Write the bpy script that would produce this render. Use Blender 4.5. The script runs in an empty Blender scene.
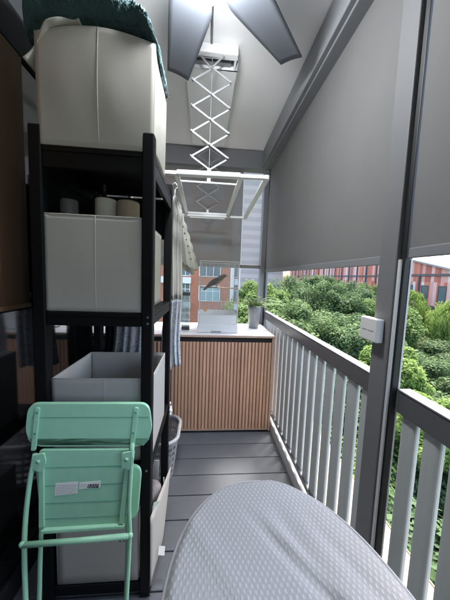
import bpy, bmesh, math, random
from mathutils import Vector, Matrix
S = bpy.context.scene
COL = S.collection
RND = random.Random(7)
PI = math.pi
W = {}                       # world location of every object that owns parts

# ------------------------------------------------------------------ materials
def new_mat(name):
    m = bpy.data.materials.new(name); m.use_nodes = True
    nt = m.node_tree
    return m, nt, nt.nodes['Principled BSDF']

def mat(name, col, rough=.6, metal=0., var=.08, vscale=6., bump=0., bscale=120., stretch=(1, 1, 1), spec=.5, sheen=0., trans=None):
    m, nt, b = new_mat(name)
    N, L = nt.nodes, nt.links
    tc = N.new('ShaderNodeTexCoord'); mp = N.new('ShaderNodeMapping'); mp.inputs['Scale'].default_value = stretch
    L.new(tc.outputs['Object'], mp.inputs['Vector'])
    nz = N.new('ShaderNodeTexNoise'); nz.inputs['Scale'].default_value = vscale; nz.inputs['Detail'].default_value = 5
    L.new(mp.outputs[0], nz.inputs['Vector'])
    mx = N.new('ShaderNodeMix'); mx.data_type = 'RGBA'
    mx.inputs[6].default_value = tuple(max(0, c*(1-var)) for c in col)+(1,)
    mx.inputs[7].default_value = tuple(min(1, c*(1+var)) for c in col)+(1,)
    L.new(nz.outputs['Fac'], mx.inputs[0]); L.new(mx.outputs[2], b.inputs['Base Color'])
    mr = N.new('ShaderNodeMapRange'); mr.inputs[3].default_value = max(.03, rough-.08); mr.inputs[4].default_value = min(1, rough+.08)
    L.new(nz.outputs['Fac'], mr.inputs[0]); L.new(mr.outputs[0], b.inputs['Roughness'])
    b.inputs['Metallic'].default_value = metal
    b.inputs['Specular IOR Level'].default_value = spec
    if sheen: b.inputs['Sheen Weight'].default_value = sheen
    if bump:
        n2 = N.new('ShaderNodeTexNoise'); n2.inputs['Scale'].default_value = bscale; n2.inputs['Detail'].default_value = 3
        L.new(mp.outputs[0], n2.inputs['Vector'])
        bp = N.new('ShaderNodeBump'); bp.inputs['Strength'].default_value = bump; bp.inputs['Distance'].default_value = .002
        L.new(n2.outputs['Fac'], bp.inputs['Height']); L.new(bp.outputs[0], b.inputs['Normal'])
    if trans:
        out = N['Material Output']; t = N.new('ShaderNodeBsdfTranslucent'); t.inputs[0].default_value = tuple(trans[1])+(1,)
        ms = N.new('ShaderNodeMixShader'); ms.inputs[0].default_value = trans[0]
        L.new(b.outputs[0], ms.inputs[1]); L.new(t.outputs[0], ms.inputs[2]); L.new(ms.outputs[0], out.inputs[0])
    return m

def shade_mat(name, col, openness, transl):
    """woven screen fabric: diffuse + light through the threads + open weave"""
    m, nt, b = new_mat(name); N, L = nt.nodes, nt.links
    tc = N.new('ShaderNodeTexCoord')
    nz = N.new('ShaderNodeTexNoise'); nz.inputs['Scale'].default_value = 5; nz.inputs['Detail'].default_value = 4
    L.new(tc.outputs['Object'], nz.inputs['Vector'])
    wv = N.new('ShaderNodeTexNoise'); wv.inputs['Scale'].default_value = 500; wv.inputs['Detail'].default_value = 1
    L.new(tc.outputs['Object'], wv.inputs['Vector'])
    mx = N.new('ShaderNodeMix'); mx.data_type = 'RGBA'
    mx.inputs[6].default_value = tuple(c*.93 for c in col)+(1,); mx.inputs[7].default_value = tuple(c*1.07 for c in col)+(1,)
    L.new(nz.outputs['Fac'], mx.inputs[0])
    b.inputs['Roughness'].default_value = .75; b.inputs['Specular IOR Level'].default_value = .25
    L.new(mx.outputs[2], b.inputs['Base Color'])
    bp = N.new('ShaderNodeBump'); bp.inputs['Strength'].default_value = .15; bp.inputs['Distance'].default_value = .001
    L.new(wv.outputs['Fac'], bp.inputs['Height']); L.new(bp.outputs[0], b.inputs['Normal'])
    t = N.new('ShaderNodeBsdfTranslucent'); L.new(mx.outputs[2], t.inputs[0])
    a = N.new('ShaderNodeMixShader'); a.inputs[0].default_value = transl
    L.new(b.outputs[0], a.inputs[1]); L.new(t.outputs[0], a.inputs[2])
    tr = N.new('ShaderNodeBsdfTransparent')
    o = N.new('ShaderNodeMixShader'); o.inputs[0].default_value = openness
    L.new(a.outputs[0], o.inputs[1]); L.new(tr.outputs[0], o.inputs[2])
    L.new(o.outputs[0], N['Material Output'].inputs[0])
    return m

def clear_mat(name, tint, k=.9):
    m, nt, b = new_mat(name); N, L = nt.nodes, nt.links
    tr = N.new('ShaderNodeBsdfTransparent'); tr.inputs[0].default_value = tuple(tint)+(1,)
    gl = N.new('ShaderNodeBsdfGlossy'); gl.inputs['Roughness'].default_value = .03
    fr = N.new('ShaderNodeFresnel'); fr.inputs[0].default_value = 1.45
    ms = N.new('ShaderNodeMixShader'); L.new(fr.outputs[0], ms.inputs[0])
    L.new(tr.outputs[0], ms.inputs[1]); L.new(gl.outputs[0], ms.inputs[2])
    b.inputs['Base Color'].default_value = (.8, .82, .82, 1)
    o = N.new('ShaderNodeMixShader'); o.inputs[0].default_value = k
    L.new(b.outputs[0], o.inputs[1]); L.new(ms.outputs[0], o.inputs[2])
    L.new(o.outputs[0], N['Material Output'].inputs[0])
    return m

def leaf_mat(name, dark, light, tr=.42):
    m, nt, b = new_mat(name); N, L = nt.nodes, nt.links
    tc = N.new('ShaderNodeTexCoord')
    nz = N.new('ShaderNodeTexNoise'); nz.inputs['Scale'].default_value = .9; nz.inputs['Detail'].default_value = 6
    L.new(tc.outputs['Object'], nz.inputs['Vector'])
    oi = N.new('ShaderNodeObjectInfo'); ad = N.new('ShaderNodeMath'); ad.operation = 'MULTIPLY_ADD'
    ad.inputs[1].default_value = .35; L.new(oi.outputs['Random'], ad.inputs[0])
    L.new(nz.outputs['Fac'], ad.inputs[2])
    mr = N.new('ShaderNodeMapRange'); mr.inputs[1].default_value = .4; mr.inputs[2].default_value = .95; L.new(ad.outputs[0], mr.inputs[0])
    mx = N.new('ShaderNodeMix'); mx.data_type = 'RGBA'; mx.inputs[6].default_value = tuple(dark)+(1,); mx.inputs[7].default_value = tuple(light)+(1,)
    L.new(mr.outputs[0], mx.inputs[0]); L.new(mx.outputs[2], b.inputs['Base Color'])
    b.inputs['Roughness'].default_value = .62; b.inputs['Specular IOR Level'].default_value = .16
    t = N.new('ShaderNodeBsdfTranslucent'); L.new(mx.outputs[2], t.inputs[0])
    ms = N.new('ShaderNodeMixShader'); ms.inputs[0].default_value = tr
    L.new(b.outputs[0], ms.inputs[1]); L.new(t.outputs[0], ms.inputs[2]); L.new(ms.outputs[0], N['Material Output'].inputs[0])
    return m

M = dict(
    deck=mat('composite_deck', (.108, .121, .136), .68, var=.22, vscale=9, bump=.5, bscale=60, stretch=(1, 14, 14)),
    slab=mat('slab', (.2, .2, .2), .8),
    kerb=mat('kerb_paint', (.55, .56, .57), .6, var=.12),
    ceil=mat('ceiling_paint', (.84, .84, .84), .75, var=.03, vscale=2),
    beam=mat('grey_aluminium', (.19, .197, .208), .42, var=.06, vscale=4),
    post=mat('post_aluminium', (.145, .147, .153), .6, var=.06, vscale=4),
    rail=mat('rail_aluminium', (.085, .09, .098), .4, var=.07),
    blade=mat('baluster_aluminium', (.43, .455, .46), .55, var=.06),
    gasket=mat('black_rubber', (.012, .012, .013), .5),
    edge=mat('light_trim', (.55, .56, .56), .4),
    ledge=mat('beige_concrete', (.21, .178, .12), .9, var=.14, vscale=7, bump=.5, bscale=80),
    paint=mat('wall_paint', (.05, .054, .058), .8, spec=.2),
    glass=mat('dark_door_glass', (.005, .006, .007), .03, var=.0, spec=.5),
    frame=mat('door_frame_metal', (.014, .016, .019), .6, spec=.15),
    brown=mat('brown_blind_fabric', (.12, .066, .034), .85, var=.15, bump=.3, bscale=250),
    black=mat('black_lacquered_wood', (.0042, .0045, .0055), .5, var=.15, vscale=12, bump=.1, bscale=40, stretch=(1, 1, .2), spec=.22),
    screw=mat('screw_metal', (.35, .35, .35), .35, metal=.8),
    box=mat('white_box_fabric', (.47, .455, .42), .95, var=.06, vscale=7, bump=.16, bscale=900, spec=.15),
    boxin=mat('box_lining', (.50, .49, .46), .9, var=.05, bump=.3, bscale=300),
    seam=mat('box_binding', (.50, .485, .45), .8, bump=.3, bscale=300),
    tag=mat('white_tag', (.8, .8, .78), .7),
    mint=mat('mint_enamel', (.325, .62, .43), .36, var=.09, vscale=22, bump=.05, bscale=150),
    mintdark=mat('mint_groove', (.12, .36, .25), .5),
    sticker=mat('sticker_paper', (.78, .78, .74), .6),
    ink=mat('printing_ink', (.03, .03, .035), .6),
    inkgrey=mat('pale_ink', (.40, .40, .40), .6),
    teal=mat('teal_terry', (.035, .085, .092), .95, var=.35, vscale=60, bump=1.0, bscale=160, sheen=.12),
    cloth=mat('white_cotton', (.78, .77, .74), .9, var=.05, bump=.35, bscale=200, trans=(.3, (.6, .6, .56))),
    lace=mat('cream_cotton', (.80, .785, .73), .9, var=.06, bump=.4, bscale=260, trans=(.35, (.62, .6, .52))),
    plum=mat('dark_bead', (.05, .045, .04), .5),
    whitem=mat('white_powder_coat', (.86, .87, .87), .35, var=.03),
    silver=mat('airer_aluminium', (.25, .255, .26), .5, metal=.1),
    recess=mat('recess_grey', (.10, .11, .12), .5),
    fan=mat('fan_blade_grey', (.11, .12, .14), .75),
    wood=mat('slat_wood', (.70, .43, .29), .55, var=.2, vscale=6, stretch=(6, 6, .7), bump=.2, bscale=80),
    woodback=mat('slat_backing', (.40, .22, .145), .7, var=.2),
    woodedge=mat('wood_edge', (.58, .40, .31), .5, var=.12, stretch=(1, 6, 6)),
    top=mat('white_countertop', (.82, .81, .80), .25, var=.02),
    white=mat('white_plastic', (.8, .8, .79), .4, var=.03),
    greypl=mat('grey_plastic', (.36, .37, .375), .5),
    clear=clear_mat('clear_acrylic', (.95, .96, .96), .93),
    smoke=clear_mat('smoky_plastic', (.8, .88, .85), .7),
    wire=mat('thin_wire', (.55, .56, .55), .4),
    orange=mat('orange_ring', (.7, .35, .08), .5),
    pot=mat('grey_glazed_pot', (.21, .218, .228), .4, var=.1),
    soil=mat('soil', (.035, .025, .018), .95),
    feather=mat('brown_grey_feathers', (.085, .072, .06), .8, var=.55, vscale=40, bump=.8, bscale=120),
    beak=mat('beak', (.25, .2, .15), .5),
    quilt=None, cushion=mat('board_felt', (.5, .5, .5), .9),
    metal=mat('grey_steel', (.4, .41, .42), .35, metal=.7),
    beigeroll=mat('beige_roll', (.45, .36, .27), .85, bump=.3),
    whiteroll=mat('white_roll', (.74, .70, .60), .8, bump=.3),
    tin=mat('dark_tin', (.09, .095, .10), .4),
    bark=mat('bark', (.075, .06, .045), .9, var=.35, vscale=8, bump=.8, bscale=20),
    leafA=leaf_mat('leaves_deep', (.042, .086, .033), (.125, .19, .07)),
    leafB=leaf_mat('leaves_mid', (.062, .115, .034), (.17, .25, .075)),
    leafL=leaf_mat('leaves_lime', (.13, .21, .05), (.26, .36, .10), .45),
    leafG=leaf_mat('leaves_grey_green', (.042, .088, .038), (.115, .18, .074)),
    houseplant=leaf_mat('houseplant_leaves', (.09, .15, .05), (.30, .38, .18), .4),
    ground=mat('ground_soil_grass', (.045, .065, .025), .95, var=.5, vscale=.4),
    road=mat('asphalt', (.05, .05, .052), .9, var=.2, vscale=2),
    brick=None, redpanel=None,
    winframe=mat('window_frame_white', (.75, .75, .73), .5),
    winglass=mat('window_glass', (.10, .14, .15), .1, spec=.8, var=.4, vscale=.4),
    curtain=mat('teal_window_blind', (.26, .36, .34), .6, var=.15, vscale=1),
    paleband=mat('pale_render', (.66, .65, .62), .8, var=.06, vscale=.5),
    darkband=mat('dark_band', (.07, .075, .085), .6),
    bandglass=mat('pale_band_glass', (.37, .36, .345), .5, spec=.2),
    tower=mat('pale_tower_render', (.47, .445, .415), .8, var=.05, vscale=.2),
    roofm=mat('pale_roof', (.24, .25, .25), .7, var=.12, vscale=.35, stretch=(1, .2, 1)),
)

def brick_mat():
    m, nt, b = new_mat('orange_brick'); N, L = nt.nodes, nt.links
    tc = N.new('ShaderNodeTexCoord'); mp = N.new('ShaderNodeMapping'); mp.inputs['Rotation'].default_value = (PI/2, 0, 0)
    L.new(tc.outputs['Object'], mp.inputs[0])
    br = N.new('ShaderNodeTexBrick'); br.inputs['Scale'].default_value = 4
    br.inputs['Color1'].default_value = (.40, .15, .08, 1); br.inputs['Color2'].default_value = (.33, .115, .065, 1); br.inputs['Mortar'].default_value = (.42, .24, .16, 1)
    br.inputs['Mortar Size'].default_value = .012
    L.new(mp.outputs[0], br.inputs['Vector'])
    L.new(br.outputs['Color'], b.inputs['Base Color']); b.inputs['Roughness'].default_value = .85
    return m
M['brick'] = brick_mat()
M['glass'].node_tree.nodes['Principled BSDF'].inputs['IOR'].default_value = 2.3

def panel_mat():
    """vertical cladding strips of mixed pinks and reds, storey by storey"""
    m, nt, b = new_mat('red_cladding'); N, L = nt.nodes, nt.links
    tc = N.new('ShaderNodeTexCoord'); sp = N.new('ShaderNodeSeparateXYZ'); L.new(tc.outputs['Object'], sp.inputs[0])
    def fl(sock, s, o=0):
        a = N.new('ShaderNodeMath'); a.operation = 'MULTIPLY_ADD'; a.inputs[1].default_value = s; a.inputs[2].default_value = o
        L.new(sock, a.inputs[0]); f = N.new('ShaderNodeMath'); f.operation = 'FLOOR'; L.new(a.outputs[0], f.inputs[0]); return f.outputs[0]
    cb = N.new('ShaderNodeCombineXYZ'); L.new(fl(sp.outputs['Y'], 2.1), cb.inputs[0]); L.new(fl(sp.outputs['Z'], 1/4.25), cb.inputs[1])
    wn = N.new('ShaderNodeTexWhiteNoise'); L.new(cb.outputs[0], wn.inputs['Vector'])
    cr = N.new('ShaderNodeValToRGB'); cr.color_ramp.interpolation = 'CONSTANT'
    pts = [(0, (.42, .12, .075)), (.2, (.50, .28, .235)), (.36, (.45, .165, .10)), (.5, (.55, .37, .33)), (.64, (.31, .095, .07)), (.76, (.52, .50, .50)), (.87, (.16, .15, .16))]
    e = cr.color_ramp.elements
    e[0].position = 0; e[0].color = pts[0][1]+(1,); e[1].position = pts[1][0]; e[1].color = pts[1][1]+(1,)
    for p, c in pts[2:]:
        k = e.new(p); k.color = c+(1,)
    L.new(wn.outputs['Value'], cr.inputs[0]); L.new(cr.outputs[0], b.inputs['Base Color']); b.inputs['Roughness'].default_value = .6
    return m
M['redpanel'] = panel_mat()

def quilt_mat():
    """silver-grey ironing cover: staggered raised bobbles"""
    m, nt, b = new_mat('quilted_cover'); N, L = nt.nodes, nt.links
    tc = N.new('ShaderNodeTexCoord'); mp = N.new('ShaderNodeMapping'); L.new(tc.outputs['Object'], mp.inputs[0])
    wob = N.new('ShaderNodeTexNoise'); wob.inputs['Scale'].default_value = 9; L.new(mp.outputs[0], wob.inputs['Vector'])
    va = N.new('ShaderNodeVectorMath'); va.operation = 'SCALE'; va.inputs['Scale'].default_value = .016; L.new(wob.outputs['Color'], va.inputs[0])
    vb = N.new('ShaderNodeVectorMath'); L.new(mp.outputs[0], vb.inputs[0]); L.new(va.outputs[0], vb.inputs[1])
    sp = N.new('ShaderNodeSeparateXYZ'); L.new(vb.outputs[0], sp.inputs[0])
    def mth(op, a, bb=None, c=None):
        n = N.new('ShaderNodeMath'); n.operation = op
        for i, v in enumerate((a, bb, c)):
            if v is None: continue
            if isinstance(v, (int, float)): n.inputs[i].default_value = v
            else: L.new(v, n.inputs[i])
        return n.outputs[0]
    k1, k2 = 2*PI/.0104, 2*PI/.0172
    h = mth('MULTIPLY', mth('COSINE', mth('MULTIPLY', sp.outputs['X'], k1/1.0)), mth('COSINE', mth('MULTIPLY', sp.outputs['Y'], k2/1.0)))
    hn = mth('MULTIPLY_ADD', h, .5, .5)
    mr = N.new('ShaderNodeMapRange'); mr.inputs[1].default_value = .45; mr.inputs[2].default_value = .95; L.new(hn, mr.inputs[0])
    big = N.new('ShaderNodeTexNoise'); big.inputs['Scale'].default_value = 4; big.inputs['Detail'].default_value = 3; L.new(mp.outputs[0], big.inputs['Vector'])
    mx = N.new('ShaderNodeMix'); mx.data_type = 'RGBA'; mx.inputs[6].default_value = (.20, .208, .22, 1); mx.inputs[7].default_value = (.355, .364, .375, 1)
    fac = mth('MULTIPLY_ADD', mr.outputs[0], .5, mth('MULTIPLY', big.outputs['Fac'], .35))  # shadow between the bobbles is also put into the colour
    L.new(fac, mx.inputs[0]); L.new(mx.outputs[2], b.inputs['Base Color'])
    b.inputs['Roughness'].default_value = .5
    bp = N.new('ShaderNodeBump'); bp.inputs['Strength'].default_value = .36; bp.inputs['Distance'].default_value = .0016
    L.new(mr.outputs[0], bp.inputs['Height']); L.new(bp.outputs[0], b.inputs['Normal'])
    return m
M['quilt'] = quilt_mat()

def print_mat():
    """white cotton printed with small pale-blue flowers"""
    m, nt, b = new_mat('blue_print_cotton'); N, L = nt.nodes, nt.links
    tc = N.new('ShaderNodeTexCoord')
    vo = N.new('ShaderNodeTexVoronoi'); vo.inputs['Scale'].default_value = 75; L.new(tc.outputs['Object'], vo.inputs['Vector'])
    nz = N.new('ShaderNodeTexNoise'); nz.inputs['Scale'].default_value = 45; nz.inputs['Detail'].default_value = 4; L.new(tc.outputs['Object'], nz.inputs['Vector'])
    ad = N.new('ShaderNodeMath'); ad.operation = 'ADD'; L.new(vo.outputs['Distance'], ad.inputs[0]); L.new(nz.outputs['Fac'], ad.inputs[1])
    cr = N.new('ShaderNodeValToRGB'); e = cr.color_ramp.elements
    e[0].position = .72; e[0].color = (.36, .42, .55, 1); e[1].position = .98; e[1].color = (.70, .72, .75, 1)
    L.new(ad.outputs[0], cr.inputs[0]); L.new(cr.outputs[0], b.inputs['Base Color']); b.inputs['Roughness'].default_value = .9
    t = N.new('ShaderNodeBsdfTranslucent'); L.new(cr.outputs[0], t.inputs[0])
    ms = N.new('ShaderNodeMixShader'); ms.inputs[0].default_value = .3
    L.new(b.outputs[0], ms.inputs[1]); L.new(t.outputs[0], ms.inputs[2]); L.new(ms.outputs[0], N['Material Output'].inputs[0])
    return m
M['print'] = print_mat()

def plank_var(m, axis, pitch, amt, offset=0.):
    """each board or slat of its own tone, plus faint scuffs"""
    nt = m.node_tree; N, L = nt.nodes, nt.links; b = N['Principled BSDF']
    src = b.inputs['Base Color'].links[0].from_socket
    tc = N.new('ShaderNodeTexCoord'); sp = N.new('ShaderNodeSeparateXYZ'); L.new(tc.outputs['Object'], sp.inputs[0])
    a = N.new('ShaderNodeMath'); a.operation = 'MULTIPLY_ADD'; a.inputs[1].default_value = 1/pitch; a.inputs[2].default_value = offset; L.new(sp.outputs[axis], a.inputs[0])
    f = N.new('ShaderNodeMath'); f.operation = 'FLOOR'; L.new(a.outputs[0], f.inputs[0])
    w = N.new('ShaderNodeTexWhiteNoise'); w.noise_dimensions = '1D'; L.new(f.outputs[0], w.inputs['W'])
    nz = N.new('ShaderNodeTexNoise'); nz.inputs['Scale'].default_value = 3.5; nz.inputs['Detail'].default_value = 8; nz.inputs['Roughness'].default_value = .7; L.new(tc.outputs['Object'], nz.inputs['Vector'])
    s1 = N.new('ShaderNodeMath'); s1.operation = 'MULTIPLY_ADD'; s1.inputs[1].default_value = amt; s1.inputs[2].default_value = 1-amt*.9; L.new(w.outputs['Value'], s1.inputs[0])
    s2 = N.new('ShaderNodeMath'); s2.operation = 'MULTIPLY_ADD'; s2.inputs[1].default_value = amt*1.2; L.new(nz.outputs['Fac'], s2.inputs[0]); L.new(s1.outputs[0], s2.inputs[2])
    mx = N.new('ShaderNodeVectorMath'); mx.operation = 'SCALE'; L.new(src, mx.inputs[0]); L.new(s2.outputs[0], mx.inputs['Scale'])
    L.new(mx.outputs[0], b.inputs['Base Color'])
plank_var(M['deck'], 'Y', .165, .30)
plank_var(M['wood'], 'X', .0308, .22)

# ------------------------------------------------------------------ mesh building
class MB:
    def __init__(s): s.v = []; s.f = []
    def add(s, vs, fs):
        o = len(s.v); s.v += [tuple(p) for p in vs]; s.f += [tuple(i+o for i in f) for f in fs]; return s
    def box(s, x0, x1, y0, y1, z0, z1):
        vs = [(x, y, z) for x in (x0, x1) for y in (y0, y1) for z in (z0, z1)]
        return s.add(vs, [(0, 1, 3, 2), (4, 6, 7, 5), (0, 4, 5, 1), (2, 3, 7, 6), (0, 2, 6, 4), (1, 5, 7, 3)])
    def hexa(s, bot, top):
        n = len(bot); vs = list(bot)+list(top)
        return s.add(vs, [tuple(reversed(range(n))), tuple(range(n, 2*n))]+[(i, (i+1) % n, n+(i+1) % n, n+i) for i in range(n)])
    def bar(s, a, b, wx, wy, up=(0, 0, 1)):
        a, b = Vector(a), Vector(b); d = (b-a).normalized(); u = Vector(up)
        if abs(d.dot(u)) > .98: u = Vector((0, 1, 0))
        p = d.cross(u).normalized(); q = p.cross(d).normalized()
        ring = [p*wx/2+q*wy/2, -p*wx/2+q*wy/2, -p*wx/2-q*wy/2, p*wx/2-q*wy/2]
        return s.hexa([a+r for r in ring], [b+r for r in ring])
    def tube(s, pts, r, n=10, closed=False):
        pts = [Vector(p) for p in pts]; k = len(pts); rs = r if isinstance(r, (list, tuple)) else [r]*k
        tan = []
        for i in range(k):
            if closed: t = pts[(i+1) % k]-pts[i-1]
            else: t = pts[min(i+1, k-1)]-pts[max(i-1, 0)]
            tan.append(t.normalized())
        u = tan[0].cross(Vector((0, 0, 1)))
        if u.length < .05: u = tan[0].cross(Vector((0, 1, 0)))
        u.normalize(); vs = []
        for i in range(k):
            u = (u-tan[i]*u.dot(tan[i])).normalized(); w = tan[i].cross(u)
            vs += [pts[i]+(u*math.cos(2*PI*j/n)+w*math.sin(2*PI*j/n))*rs[i] for j in range(n)]
        fs = []
        for i in range(k if closed else k-1):
            a, b = i*n, ((i+1) % k)*n
            fs += [(a+j, a+(j+1) % n, b+(j+1) % n, b+j) for j in range(n)]
        if not closed: fs += [tuple(reversed(range(n))), tuple((k-1)*n+j for j in range(n))]
        return s.add(vs, fs)
    def lathe(s, prof, c, n=28):
        vs = []; k = len(prof)
        for r, z in prof: vs += [(c[0]+r*math.cos(2*PI*j/n), c[1]+r*math.sin(2*PI*j/n), c[2]+z) for j in range(n)]
        fs = [(i*n+j, i*n+(j+1) % n, (i+1)*n+(j+1) % n, (i+1)*n+j) for i in range(k-1) for j in range(n)]
        fs += [tuple(reversed(range(n))), tuple((k-1)*n+j for j in range(n))]
        return s.add(vs, fs)
    def prism(s, poly, fn0, fn1):
        return s.hexa([fn0(*p) for p in poly], [fn1(*p) for p in poly])
    def grid(s, fn, nu, nv):
        vs = [fn(i/nu, j/nv) for i in range(nu+1) for j in range(nv+1)]
        return s.add(vs, [(i*(nv+1)+j, (i+1)*(nv+1)+j, (i+1)*(nv+1)+j+1, i*(nv+1)+j+1) for i in range(nu) for j in range(nv)])
    def ell(s, c, r, n=16, m=10, rot=None):
        rot = rot or Matrix.Identity(3); vs = []
        for i in range(m+1):
            a = PI*i/m
            for j in range(n):
                b = 2*PI*j/n
                vs.append(Vector(c)+rot @ Vector((r[0]*math.sin(a)*math.cos(b), r[1]*math.sin(a)*math.sin(b), r[2]*math.cos(a))))
        return s.add(vs, [(i*n+j, (i+1)*n+j, (i+1)*n+(j+1) % n, i*n+(j+1) % n) for i in range(m) for j in range(n)])
    def build(s, name, m, parent=None, bevel=0, smooth=False, solid=0, base=None, subsurf=0, origin=None):
        """one mesh object; its origin is its parent's base, or its own base when top-level"""
        if parent is not None: o = W[parent]
        elif origin is not None: o = Vector(origin)
        else:
            xs, ys, zs = zip(*s.v); o = Vector(((min(xs)+max(xs))/2, (min(ys)+max(ys))/2, min(zs)))
        me = bpy.data.meshes.new(name)
        me.from_pydata([tuple(Vector(p)-o) for p in s.v], [], s.f)
        bm = bmesh.new(); bm.from_mesh(me)
        bmesh.ops.remove_doubles(bm, verts=bm.verts, dist=1e-6)
        bmesh.ops.recalc_face_normals(bm, faces=bm.faces); bm.to_mesh(me); bm.free()
        me.materials.append(m)
        if smooth:
            for p in me.polygons: p.use_smooth = True
        ob = bpy.data.objects.new(name, me); COL.objects.link(ob)
        if parent is None: ob.location = o
        else: ob.parent = parent
        W[ob] = o
        if solid:
            md = ob.modifiers.new('thickness', 'SOLIDIFY'); md.thickness = solid; md.offset = 0
        if subsurf:
            md = ob.modifiers.new('smooth', 'SUBSURF'); md.levels = md.render_levels = subsurf
        if bevel:
            md = ob.modifiers.new('bevel', 'BEVEL'); md.width = bevel; md.segments = 2; md.limit_method = 'ANGLE'; md.angle_limit = math.radians(40)
        if smooth and bevel:
            ob.modifiers.new('wn', 'WEIGHTED_NORMAL')
        return ob

def tag(o, label, cat, group=None):
    o['label'] = label; o['category'] = cat
    if group: o['group'] = group
    return o
def thing(name, loc, label, cat, group=None):
    o = bpy.data.objects.new(name, None); o.empty_display_size = .1; COL.objects.link(o); o.location = loc; W[o] = Vector(loc)
    return tag(o, label, cat, group)
def struct(o): o['kind'] = 'structure'; return o
def kids(o): return [c for c in COL.objects if c.parent == o]
def copy_tree(o, parent=None):
    c = o.copy(); COL.objects.link(c)
    if parent: c.parent = parent
    W[c] = W[o]
    for ch in kids(o): copy_tree(ch, c)
    return c

# ------------------------------------------------------------------ the balcony shell
FRONT, BACK = 2.75, -2.4
b = MB(); y = FRONT+.1
bounds = [2.01-.165*k for k in range(-6, 28)]
for a, c in zip(bounds[1:], bounds[:-1]): b.box(-.80, .648, a+.003, c-.003, -.022, 0)
struct(b.build('balcony_floor', M['deck'], bevel=.003, origin=(0, 2.01, 0)))
b = MB(); b.box(-.95, .72, BACK-.1, 2.95, -.25, -.03)
struct(b.build('floor_slab', M['slab']))
b = MB(); b.box(.652, .664, BACK, FRONT, -.028, .085); b.box(.664, .72, BACK, FRONT, -.028, .03)
struct(b.build('floor_kerb', M['kerb'], bevel=.003))
b = MB(); b.box(-.95, .80, BACK-.1, 2.95, 2.772, 2.92)
struct(b.build('ceiling', M['ceil']))
b = MB(); b.box(-.95, -.802, BACK, FRONT+.2, 2.46, 2.77); struct(b.build('side_wall', M['paint']))
b = MB(); b.box(-.80, .80, BACK-.1, BACK, 0, 2.77); struct(b.build('rear_wall', M['paint']))
b = MB(); b.box(-.80, .64, FRONT+.02, FRONT+.1, 0, .88); struct(b.build('end_parapet', M['paint']))

b = MB(); b.box(.575, .735, BACK, FRONT-.002, 2.597, 2.768); b.box(.60, .735, BACK, FRONT-.002, 2.582, 2.597)
tag(b.build('ceiling_beam', M['beam'], bevel=.004), 'dark grey metal beam running along the ceiling above the long side shades', 'beam')
b = MB(); b.box(-.80, .735, FRONT, FRONT+.12, 2.585, 2.766)
tag(b.build('ceiling_beam', M['beam'], bevel=.004), 'dark grey metal beam across the far end above the end shade', 'beam')
t = thing('corner_post', (.66, FRONT+.06, 0), 'slim grey metal post in the far corner behind the cabinet, beside the potted plant', 'post')
b = MB(); b.box(.612, .70, FRONT+.004, FRONT+.10, 0, 2.583); b.build('post_body', M['beam'], t, bevel=.004)
b = MB(); b.box(.66, .672, FRONT-.02, FRONT+.002, 0.1, 2.58); b.build('guide_channel', M['gasket'], t)

t = thing('balcony_post', (.68, .84, 0), 'broad grey metal post standing by the railing with a small white box fixed on it', 'post')
b = MB(); b.box(.640, .70, .802, .886, .03, 2.581); b.build('post_body', M['post'], t, bevel=.004)
b = MB(); b.box(.646, .653, .789, .801, .03, 1.50); b.build('light_strip', M['edge'], t, bevel=.001)
b = MB(); b.box(.654, .674, .782, .800, .03, 2.58); b.build('gasket', M['gasket'], t, bevel=.002)
b = MB(); b.box(.675, .682, .781, .790, .03, 1.50); b.build('light_strip', M['edge'], t, bevel=.001)

# roller shades
SH = shade_mat('grey_screen_fabric', (.150, .149, .146), 0., .03)
SHF = shade_mat('grey_end_fabric', (.19, .19, .19), .035, .06); SHV = shade_mat('sheer_screen_fabric', (.3, .3, .3), .6, .15)
def side_shade(y0, y1, zb, label):
    t = thing('roller_shade', (.664, (y0+y1)/2, zb), label, 'shade', 'grey roller shades round the balcony')
    b = MB(); b.grid(lambda u, v: (.664+(.005*math.sin(u*5)+.0012*math.sin(u*31))*math.sin(v*PI), y0+(y1-y0)*u, zb+.03+(2.60-zb-.03)*v), 40, 12)
    b.build('shade_fabric', SH, t, smooth=True)
    b = MB(); b.box(.660, .668, y0, y1, zb, zb+.034); b.build('bottom_bar', M['beam'], t, bevel=.004)
    return t
side_shade(.890, FRONT-.005, 1.487, 'long grey roller shade half lowered above the trees, between the two posts')
side_shade(-.45, .778, 1.503, 'grey roller shade half lowered on the near side of the broad post')
t = thing('roller_shade', (-.1, FRONT+.05, 1.53), 'sheer grey roller shade lowered across the far end behind the clothes airer', 'shade', 'grey roller shades round the balcony')
b = MB(); b.grid(lambda u, v: (-.79+1.18*u, FRONT+.05+.003*math.sin(u*7)*math.sin(v*PI), 1.565+(2.60-1.565)*v), 30, 10); b.build('shade_fabric', SHF, t, smooth=True)
b = MB(); b.grid(lambda u, v: (.3915+.2185*u, FRONT+.05+.002*math.sin(u*7)*math.sin(v*PI), 1.565+(2.60-1.565)*v), 10, 10); b.build('sheer_strip', SHV, t, smooth=True)
b = MB(); b.box(-.79, .61, FRONT+.035, FRONT+.062, 1.528, 1.567); b.build('bottom_bar', M['beam'], t, bevel=.004)

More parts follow.
